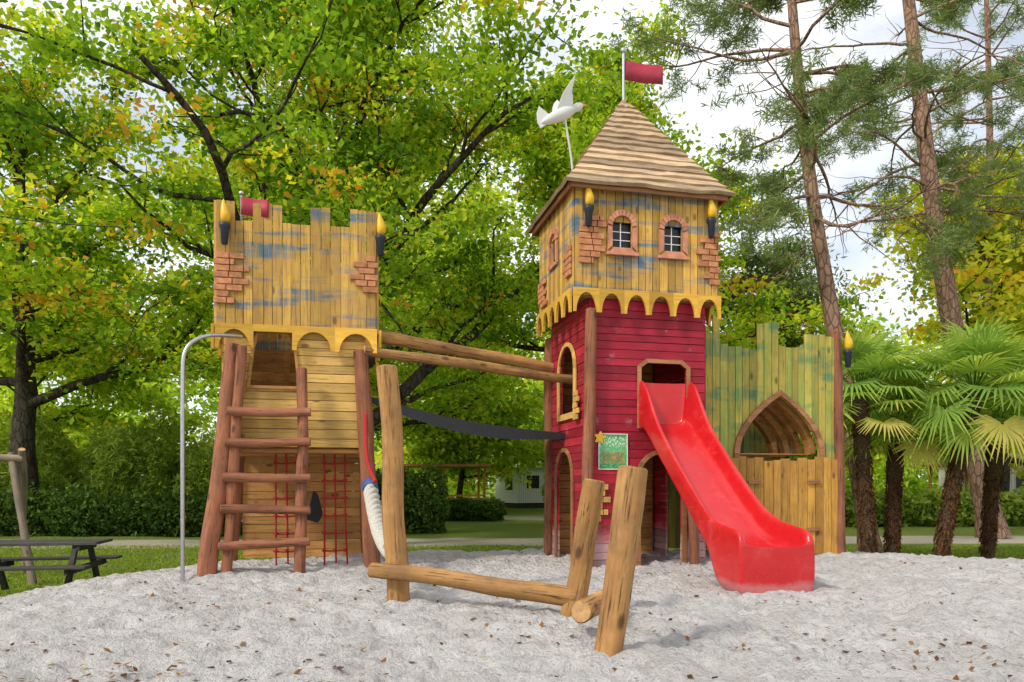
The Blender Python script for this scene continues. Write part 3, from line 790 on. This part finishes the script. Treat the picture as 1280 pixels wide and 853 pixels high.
for cx in (.375,1.03):
    ring(mb,bf,arch(cx,3.79,.25,.38),arch(cx,3.74,.36,.50),.034,.06,0,gap=.06)
    mb.prism([(cx-.2,3.70),(cx+.2,3.70),(cx+.2,3.735),(cx-.2,3.735)],bf,.034,.075,.6)
ring(mb,bl_,arch(.65,3.79,.25,.38),arch(.65,3.74,.36,.50),.034,.06,0,gap=.06)
mb.obj('window_surrounds',[M['pink']],RT)
mb=MB()
for cx in (.375,1.03):
    mb.prism([(cx-.14,3.79),(cx+.14,3.79),(cx+.14,4.14),(cx-.14,4.14)],bf,-.03,-.02,0,0)
    for x in (-.006,): mb.prism([(cx+x,3.80),(cx+x+.011,3.80),(cx+x+.011,4.10),(cx+x,4.10)],bf,-.018,-.01,.8,1)
    for z in (3.89,3.99): mb.prism([(cx-.12,z),(cx+.12,z),(cx+.12,z+.008),(cx-.12,z+.008)],bf,-.016,-.008,.8,1)
mb.prism([(.51,3.79),(.79,3.79),(.79,4.14),(.51,4.14)],bl_,-.03,-.02,0,0)
mb.obj('window_panes',[M['black'],M['white']],RT)
mb=MB()
bricks(mb,bf,-.18,3.58,[(0.02,.20),(0.02,.28),(0.02,.36),(.02,.30),(.02,.36),(.02,.26),(.06,.36),(.1,.33)],.034,seed=3)
bricks(mb,bf,1.62,3.42,[(-.12,.03),(-.2,.0),(-.12,.03),(-.28,.0),(-.22,.03),(-.3,.0),(-.18,.03),(-.24,0),(-.12,.03)],.034,seed=4)
bricks(mb,bl_,.0,3.45,[(-.1,.12),(-.1,.2),(-.1,.14),(-.1,.22),(-.1,.1)],.034,seed=5)
bricks(mb,bl_,.95,3.35,[(0,.3),(.1,.4),(.05,.4),(.15,.4),(.05,.4)],.034,seed=6)
mb.obj('painted_bricks',[M['brick']],RT,bevel=.004)
torch(RT,(-.06,V0-.10,3.99)); torch(RT,(1.50,V0-.10,3.97))
mb=MB(); cxr,cyr=(U0+U1)/2-.01,(V0+V1)/2; hx0,hy0=(U1-U0)/2+.05,(V1-V0)/2+.10; ze,za=4.50,5.93
nc=15; rg=random.Random(4)
def half(t):
    k_=(1-t)**1.0+.05*((1-t)**6); return hx0*k_+.035,hy0*k_+.035
for i in range(nc):
    t0=i/nc; t1=min(1,(i+1.25)/nc); z0=ze+(za-ze)*t0; z1=ze+(za-ze)*t1
    a0,b0_=half(t0); a1,b1_=half(t1); a0+=.03;b0_+=.03; a1-=.012;b1_-=.012
    for side in range(4):
        r=rg.random(); ns=9; vs=[]
        for j in range(ns+1):
            s=-1+2*j/ns; jz=rg.uniform(-.012,.012) if 0<j<ns else 0; jo=rg.uniform(-.008,.008) if 0<j<ns else 0
            def pt(hx,hy,s,off=0):
                return {0:(cxr+s*hx,cyr-hy-off),1:(cxr+hx+off,cyr+s*hy),2:(cxr-s*hx,cyr+hy+off),3:(cxr-hx-off,cyr-s*hy)}[side]
            vs+=[(*pt(a0,b0_,s,jo),z0+jz),(*pt(a1,b1_,s),z1),(*pt(a0-.03,b0_-.03,s),z0+jz-.03)]
        fs=[]
        for j in range(ns):
            b=j*3; fs+=[[b,b+3,b+4,b+1],[b+2,b+5,b+3,b]]
        mb.add(vs,fs,r,0 if side%2==0 else 1)
mb.obj('roof_courses',[M['roof'],M['roof_y']],RT,recalc=False)
mb=MB()
a0,b0_=hx0+.03,hy0+.03
vs=[(cxr-a0,cyr-b0_,ze-.02),(cxr+a0,cyr-b0_,ze-.02),(cxr+a0,cyr+b0_,ze-.02),(cxr-a0,cyr+b0_,ze-.02),(cxr,cyr,za-.08)]
mb.add(vs,[[0,3,2,1],[0,1,4],[1,2,4],[2,3,4],[3,0,4]])
mb.obj('roof_underside',[M['fascia']],RT)
mb=MB()
for s,(p,q) in enumerate((((-1,-1),(1,-1)),((1,-1),(1,1)),((1,1),(-1,1)),((-1,1),(-1,-1)))):
    x0,x1=cxr+min(p[0],q[0])*a0,cxr+max(p[0],q[0])*a0; y0,y1=cyr+min(p[1],q[1])*b0_,cyr+max(p[1],q[1])*b0_
    if s%2==0: mb.box((x0-.004,y0-.014,ze-.075),(x1+.004,y0+.014,ze-.006),.4)
    else: mb.box((x0-.014,y0+.016,ze-.075),(x0+.014,y1-.016,ze-.006),.6)
mb.obj('roof_fascia_boards',[M['fascia']],RT)
curve('flag_pole',[(cxr,cyr,za-.1),(cxr,cyr,za+.66)],.018,'steel',RT,world=False,poly=True)
lathe('pole_ball',[(.005,-.045),(.03,-.03),(.042,0),(.03,.03),(.005,.045)],'steel',RT,(cxr,cyr,za+.68))
lathe('pole_socket',[(.05,-.1),(.05,0),(.03,.03)],'roof',RT,(cxr,cyr,za))
flag(RT,(cxr+.02,cyr,za+.44),.52,.25)
WV=empty('seagull_weather_vane',(.60,9.05,5.52),R(13))
curve('rod',[(.20,.1,-.85),(.17,.08,-.55),(.08,.0,-.22),(.05,0,-.05)],.014,'white',WV,world=False)
lathe('body',[(.004,-.30),(.03,-.26),(.055,-.18),(.075,-.06),(.08,.04),(.062,.14),(.045,.19),(.05,.24),(.044,.28),(.02,.31),(.003,.32)],'white',WV,(0,0,0),rot=Matrix.Rotation(R(62),4,'Y'))
lathe('beak',[(.016,0),(.012,.03),(.002,.075)],'orange',WV,(.28,0,.14),12,rot=Matrix.Rotation(R(85),4,'Y'))
def wing(name,pts,rot,loc,col='white'):
    mb=MB(); mb.prism(pts,lambda a,d,z:(a,d,z),-.008,.008); o=mb.obj(name,[M[col]],WV,bevel=.004)
    o.matrix_basis=Matrix.Translation(Vector(loc))@rot; return o
wing('wing_near',[(-.10,0),(.10,0),(.13,.10),(.12,.22),(.17,.40),(.08,.30),(.0,.2),(-.05,.1)],Matrix.Rotation(R(18),4,'X')@Matrix.Rotation(R(-8),4,'Y'),(.02,-.03,.02))
wing('wing_far',[(-.10,0),(.10,0),(.10,.10),(.06,.2),(.02,.34),(-.04,.24),(-.08,.12)],Matrix.Rotation(R(-35),4,'X'),(.0,.04,.02))
wing('tail_fan',[(.02,-.03),(.02,.03),(-.14,.14),(-.17,.05),(-.16,-.06),(-.12,-.13)],Matrix.Identity(4),(-.14,0,-.07))
def rp_(u,v): return (RT.location.x+u*math.cos(R(13))-v*math.sin(R(13)),RT.location.y+u*math.sin(R(13))+v*math.cos(R(13)))
def lpost(n,u0,v0,z0,u1,v1,z1,r,par=RT,mat='log_red'):
    x0,y0=rp_(u0,v0);x1,y1=rp_(u1,v1); log(n,(x0,y0,z0),(x1,y1,z1),r,r*.93,mat,par,seed=int(u0*50+v0*9)+60)
lpost('post_front_left',-.04,-.06,-.1,.0,-.09,3.05,.075)
lpost('post_front_right',1.30,-.14,-.1,1.27,-.06,1.60,.06)
lpost('post_back_left',-.06,1.52,-.1,-.04,1.52,3.0,.075)
lpost('post_back_right',1.55,1.55,-.1,1.53,1.52,3.0,.075)
SG=empty('information_sign',(0,0,0)); x,y=rp_(.30,-.0); SG.location=(x,y,1.38); SG.rotation_euler=(0,0,R(13)); MW[SG.name]=Matrix.Translation(SG.location)@Matrix.Rotation(R(13),4,'Z')
m,nt,out=newmat('sign_print'); tc=nd(nt,'ShaderNodeTexCoord'); sx=nd(nt,'ShaderNodeSeparateXYZ',{0:tc.outputs['Object']})
zz=math_(nt,'ADD',sx.outputs[2],.5)
col=ramp(nt,zz,[(.30,(.03,.30,.07)),(.36,(.06,.42,.12)),(.5,(.10,.46,.16)),(.66,(.05,.35,.09))],'CONSTANT')
tn=noise_(nt,tc.outputs['Object'],1,2,.5,(70,70,45))
col=mix(nt,math_(nt,'MULTIPLY',ramp(nt,tn,[(.52,0),(.56,.8)]),ramp(nt,zz,[(0,.3),(.5,.3),(.56,1),(.68,.2)],'CONSTANT')),col,(.75,.8,.7))
pic=noise_(nt,tc.outputs['Object'],14,3,.5)
msk_=ramp(nt,zz,[(.36,0),(.365,1),(.50,0)],'CONSTANT')
xm=ramp(nt,math_(nt,'ADD',sx.outputs[0],.5),[(.0,0),(.36,1),(.64,0)],'CONSTANT')
col=mix(nt,math_(nt,'MULTIPLY',msk_,xm),col,ramp(nt,pic,[(.35,(.5,.3,.1)),(.5,(.1,.25,.08)),(.6,(.5,.3,.2))]))
principled(nt,out,col,.4); M['sign']=m
mb=MB(); mb.prism([(-.175,-.2),(.175,-.2),(.175,.21),(-.175,.21)],fr,.034,.040,.5); mb.obj('panel',[M['sign']],SG)
mb=MB()
mb.prism([(-.185,-.21),(.185,-.21),(.185,-.2),(-.185,-.2)],fr,.034,.045,.5); mb.prism([(-.185,.21),(.185,.21),(.185,.22),(-.185,.22)],fr,.034,.045,.5)
mb.prism([(-.185,-.2),(-.175,-.2),(-.175,.21),(-.185,.21)],fr,.034,.045,.5); mb.prism([(.175,-.2),(.185,-.2),(.185,.21),(.175,.21)],fr,.034,.045,.5)
mb.obj('border',[M['white']],SG)
mb=MB(); pts=[]
for i in range(20):
    a=i/20*6.283; r=.075 if i%4<2 else .045; pts.append((-.17+r*math.cos(a),.17+r*math.sin(a)))
mb.prism(pts,fr,.046,.052,.5); mb.obj('flower_mascot',[M['flame']],SG)

# ------------------------------------------------------------------ GATEHOUSE
GH=empty('castle_gatehouse',(.905,8.8,0),R(13))
gf=lambda a,d,z:(a,.65-d,z); g0,g1=1.53,3.82
ga=arch(2.95,1.30,1.22,.90,8,pointed=True)
def gtop(a):
    if a<1.98: return 3.02
    if a<2.10: return 3.22
    if a<2.42: return 2.86
    if a<2.62: return 2.82
    if a<2.92: return 3.18
    if a<3.30: return 2.87
    return 3.04
mb=MB()
boards(mb,gf,g0,g1,1.28,gtop,.105,.028,[ga],ragged=.025)
boards(mb,lambda a,d,z:(a,1.95+d,z),g0,g1,0.02,lambda a:2.85 if int(a*3)%2 else 3.0,.105,.028,[arch(2.7,.9,1.0,1.1,8,pointed=True)],ragged=.02)
boards(mb,lambda a,d,z:(g1-.03+d,a,z),.66,1.94,.02,lambda a:2.85 if int(a*3)%2 else 3.05,.105,.028,[arch(1.3,.9,.7,.9)],ragged=.02)
mb.obj('palisade_boards',[M['grn_v']],GH)
mb=MB()
boards(mb,lambda a,d,z:(a,.62-d,z),2.05,3.84,.03,lambda a:1.33+(.03 if int(a*9)%2 else 0),.13,.03,ragged=.02,jit=.006)
boards_h(mb,lambda a,d,z:(a,.64+d,z),1.55,3.80,.2,1.25,.5,.03,gap=.4)
mb.obj('gate_boards',[M['gate_v']],GH)
mb=MB(); og=[(2.95+(a-2.95)*1.13,1.24+(z-1.24)*1.09-.01) for a,z in ga]; ring(mb,gf,ga,og,.034,.06)
for z in (.35,1.0): 
    for u in (2.45,3.35): mb.prism([(u,z),(u+.18,z+.01),(u+.18,z+.06),(u,z+.05)],lambda a,d,z:(a,.58-d,z),.012,.03,.4)
mb.obj('arch_frame',[M['fascia']],GH)
mb=MB()
for k_ in range(4):
    v=.8+k_*.3
    ring(mb,lambda a,d,z,v=v:(a,v+d,z),[(2.95+(a-2.95)*.98,1.3+(z-1.3)*.98) for a,z in ga][2:],[(2.95+(a-2.95)*1.12,1.3+(z-1.3)*1.12) for a,z in ga][2:],0,.12)
mb.obj('arch_ribs',[M['back_h']],GH)
mb=MB(); mb.box((g0+.03,.68,1.22),(g1-.05,1.93,1.27)); mb.obj('floor',[M['back_h']],GH)
lpost('post_right',3.90,.60,-.15,3.84,.66,3.12,.075,GH); lpost('post_back_right',3.86,1.9,-.15,3.84,1.95,3.0,.07,GH)
lpost('post_back_left',1.7,1.98,-.15,1.7,2.02,3.0,.07,GH)
torch(GH,(3.93,.50,2.60))

# ------------------------------------------------------------------ SLIDE
SL=empty('playground_slide',(.905,8.8,0),R(13))
st=[(-.03,1.73,.50,1.66),(.02,1.73,.52,1.66),(.12,1.72,.52,1.65),(.24,1.65,.48,1.58),(.38,1.54,.38,1.47),(.55,1.40,.28,1.33),(.8,1.20,.25,1.13),(1.05,1.00,.24,.93),(1.3,.80,.235,.73),(1.5,.65,.23,.56),(1.68,.52,.23,.43),(1.82,.45,.23,.30),(1.93,.415,.225,.0),(2.0,.40,.22,-.08),(2.2,.385,.21,-.08),(2.36,.375,.20,-.08),(2.41,.35,.17,-.08),(2.43,.28,.14,-.08)]
mb=MB(); vs=[]
for s,b,h,o in st:
    e=sstep(1.5,2.0,s)*.03; uL,uR=.655-e,1.29+e; t=.035
    sec=[(uL-.02,o),(uL-.035,(o+b)/2),(uL-.035,b+h*.7),(uL-.022,b+h),(uL+.015,b+h+.006),(uL+.04,b+h*.72),(uL+.055,b+.06),(uL+.10,b+.004),(uL+.2,b-.004)]
    rsec=[(uL+uR-a,z) for a,z in sec][::-1]
    vs+=[(a,-s,z) for a,z in sec+rsec]
K=18
fs=[]
for j in range(len(st)-1):
    for i in range(K): fs.append([j*K+i,j*K+(i+1)%K,(j+1)*K+(i+1)%K,(j+1)*K+i])
for base in (0,(len(st)-1)*K):
    for i in range(K//2-1): fs.append([base+i,base+i+1,base+K-2-i,base+K-1-i])
mb.add(vs,fs)
o=mb.obj('chute',[M['slide']],SL,smooth=True)
ss=o.modifiers.new('sub','SUBSURF'); ss.levels=2; ss.render_levels=2
# ------------------------------------------------------------------ FOREGROUND LOGS
BB=empty('log_balance_climber',(0,5.8,0))
log('tall_post',(-.965,6.30,-.15),(-1.07,6.36,2.0),.098,.088,'log_yel',BB,seed=31)
log('balance_beam',(-1.18,6.18,.285),(.50,5.62,.14),.063,.078,'log_yel',BB,seed=32)
log('leaning_post_1',(.42,5.62,-.15),(.62,5.60,1.02),.088,.082,'log_yel',BB,seed=33,bend=.02)
log('leaning_post_2',(.53,4.3,-.15),(.705,4.32,1.085),.082,.088,'log_yel',BB,seed=34,bend=-.03)
log('short_beam',(.43,4.62,.19),(.74,5.42,.2),.072,.07,'log_yel',BB,seed=35)
RO=empty('braided_rope_bridge',(-1.5,7.6,.7))
A=Vector((-1.62,8.42,.98)); B=Vector((-1.05,6.42,.42)); sp=[]; axis=(B-A).normalized(); x=axis.orthogonal().normalized(); y=axis.cross(x)
for s in range(3):
    pl_=[]
    for i in range(90):
        t=i/89; p=A.lerp(B,t)-Vector((0,0,.14*math.sin(t*math.pi))); a=t*34+s*2.094; pl_.append(tuple(p+(x*math.cos(a)+y*math.sin(a))*.045))
    sp.append(pl_)
curve('rope_strands',sp,.042,'rope_white',RO)
curve('blue_collar',[tuple(A-axis*.02),tuple(A+axis*.12-Vector((0,0,.02)))],.092,'blue',RO,poly=True)
curve('red_hose',[(-1.68,8.5,1.8),(-1.66,8.35,1.45),(-1.55,8.0,1.15),(-1.42,7.7,1.02)],.022,'rope_red',RO)

# ------------------------------------------------------------------ BACKGROUND OBJECTS
PT=empty('picnic_table',(-6.6,10.2,gz(-6.6,10.2)),R(12))
mb=MB()
for i in range(5): mb.box((-.9,-.36+i*.145,.70),(.9,-.36+i*.145+.135,.74),random.random())
for s in (-1,1):
    for i in range(2): mb.box((-.9,s*.68-.13+i*.135,.42),(.9,s*.68-.13+i*.135+.125,.455),random.random())
mb.obj('planks',[M['dkwood']],PT,bevel=.005)
mb=MB()
for x in (-.62,.62):
    for s in (-1,1): mb.prism([(s*.62,0),(s*.72,0),(s*.30,.70),(s*.22,.70)],lambda a,d,z,x=x:(x+d,a,z),-.03,.03)
    mb.prism([(-.78,.34),(.78,.34),(.78,.42),(-.78,.42)],lambda a,d,z,x=x:(x+d,a,z),.032,.07)
    mb.prism([(-.34,.62),(.34,.62),(.34,.70),(-.34,.70)],lambda a,d,z,x=x:(x+d,a,z),.032,.07)
mb.obj('frame',[M['dkwood']],PT)
SW=empty('swing_frame',(-8.3,12,-.55))
log('leg_1',(-7.50,11.6,-.65),(-8.20,12.1,1.5),.06,.055,'log_old',SW,seed=41)
log('leg_2',(-8.75,13.3,-.65),(-7.98,12.05,1.55),.06,.055,'log_old',SW,seed=42)
log('crossbar',(-8.0,12.1,1.42),(-11.5,11.2,1.42),.06,.055,'log_old',SW,seed=43)
log('leg_3',(-10.9,10.4,-.65),(-11.4,11.2,1.6),.06,.055,'log_old',SW,seed=44)
SLT=empty('string_lights',(-8,13,5))
A=Vector((-9.6,12,5.55)); B=Vector((-4.2,14.5,6.35)); pts=[A.lerp(B,i/40)-Vector((0,0,.35*math.sin(i/40*math.pi))) for i in range(41)]
curve('cable',[tuple(p) for p in pts],.008,'black',SLT,poly=True)
bu=MB()
for i in range(1,40,2):
    p=pts[i]-Vector((-8,13,5))-Vector((0,0,.06))
    vs=[];r_=.04
    for a in range(5):
        ph=math.pi*a/4
        for b in range(8): th=b*math.pi/4; vs.append((p.x+r_*math.sin(ph)*math.cos(th)+1e-4,p.y+r_*math.sin(ph)*math.sin(th),p.z+r_*math.cos(ph)))
    bu.add(vs,[[a*8+b,a*8+(b+1)%8,(a+1)*8+(b+1)%8,(a+1)*8+b] for a in range(4) for b in range(8)])
bu.obj('bulbs',[M['white']],SLT,smooth=True)
def home(loc,rot,L,D,H=2.7):
    e=empty('mobile_home',loc,R(rot)); mb=MB()
    n=int(L/.16)
    mb.box((0,0,.35),(L,D,H))
    for i in range(n): mb.box((i*L/n+.02,-.02,.36),(i*L/n+L/n*.6,-.001,H-.02),.5)
    for i in range(int(D/.16)): mb.box((-.02,i*.16+.02,.36),(-.001,i*.16+.11,H-.02),.5)
    mb.obj('walls',[M['white']],e)
    mb=MB(); mb.prism([(-.15,H),(D+.15,H),(D+.15,H+.08),(D/2,H+.5),(-.15,H+.08)],lambda a,d,z:(d,a,z),-.2,L+.2); mb.obj('roof',[M['steel']],e)
    mb=MB()
    for x in (.7,2.6,4.6,6.4):
        if x+1<L: mb.box((x,-.04,1.3),(x+.95,-.025,2.15))
    mb.box((-.04,.6,1.2),(-.025,1.5,2.1)); mb.obj('windows',[M['black']],e)
    mb=MB(); mb.box((.1,.1,0),(L-.1,D-.1,.34)); mb.obj('skirt',[M['dkwood']],e)
    return e
home((.35,48,-.6),30,7.0,3.0,2.6); home((-14.5,50,-.6),10,7.5,3.4)
home((24.0,39.5,-.6),-12,8,3.4); home((-28,34,-.6),14,7,3.4)
def shelter(loc,rot,L=5,D=3.2,H=2.5):
    e=empty('timber_shelter',loc,R(rot)); mb=MB()
    for x in (0,L/2,L):
        for y in (0,D): mb.box((x-.06,y-.06,0),(x+.06,y+.06,H),.3)
    for i in range(5): mb.box((0,-.03,.3+i*.16),(L,-.0,.3+i*.16+.1),random.random())
    mb.box((-.3,-.3,H),(L+.3,D+.3,H+.12),.2); mb.box((0,0,.1),(L,D,.28),.5)
    mb.obj('frame',[M['back_h']],e); return e
shelter((-5.6,38,-.6),8,4.2); shelter((21.6,36.0,-.6),-10,3.5)
# ------------------------------------------------------------------ light, sky, camera
wd=bpy.data.worlds.new('World'); scn.world=wd; wd.use_nodes=True; nt=wd.node_tree; nt.nodes.clear()
out=nt.nodes.new('ShaderNodeOutputWorld')
az=Vector((-.74,-.67,0)).normalized(); elev=R(42)
sky=nt.nodes.new('ShaderNodeTexSky'); sky.sky_type='NISHITA'; sky.sun_disc=False; sky.sun_elevation=elev; sky.sun_rotation=math.atan2(az.x,az.y)
tc=nd(nt,'ShaderNodeTexCoord'); cn=noise_(nt,tc.outputs['Generated'],2.2,7,.6,(1,1,2.2))
cf=ramp(nt,cn,[(.38,.45),(.55,1.0)])
c=mix(nt,cf,sky.outputs[0],(8.2,8.4,8.7))
bg=nd(nt,'ShaderNodeBackground',{'Color':c,'Strength':.148}); nt.links.new(bg.outputs[0],out.inputs[0])
sd=bpy.data.lights.new('sun','SUN'); sd.energy=2.9; sd.angle=R(9); sd.color=(1,.93,.82)
so=bpy.data.objects.new('sun',sd); COL.objects.link(so)
dirv=-(az*math.cos(elev)+Vector((0,0,math.sin(elev)))); so.rotation_euler=dirv.to_track_quat('-Z','Y').to_euler(); so.location=(-10,-12,20)
cd=bpy.data.cameras.new('camera'); cd.sensor_width=36; cd.lens=26; cd.shift_y=.1395; cd.clip_end=2000; cd.clip_start=.05
co=bpy.data.objects.new('camera',cd); COL.objects.link(co); co.location=(0,0,1.0); co.rotation_euler=(R(90),0,0); scn.camera=co
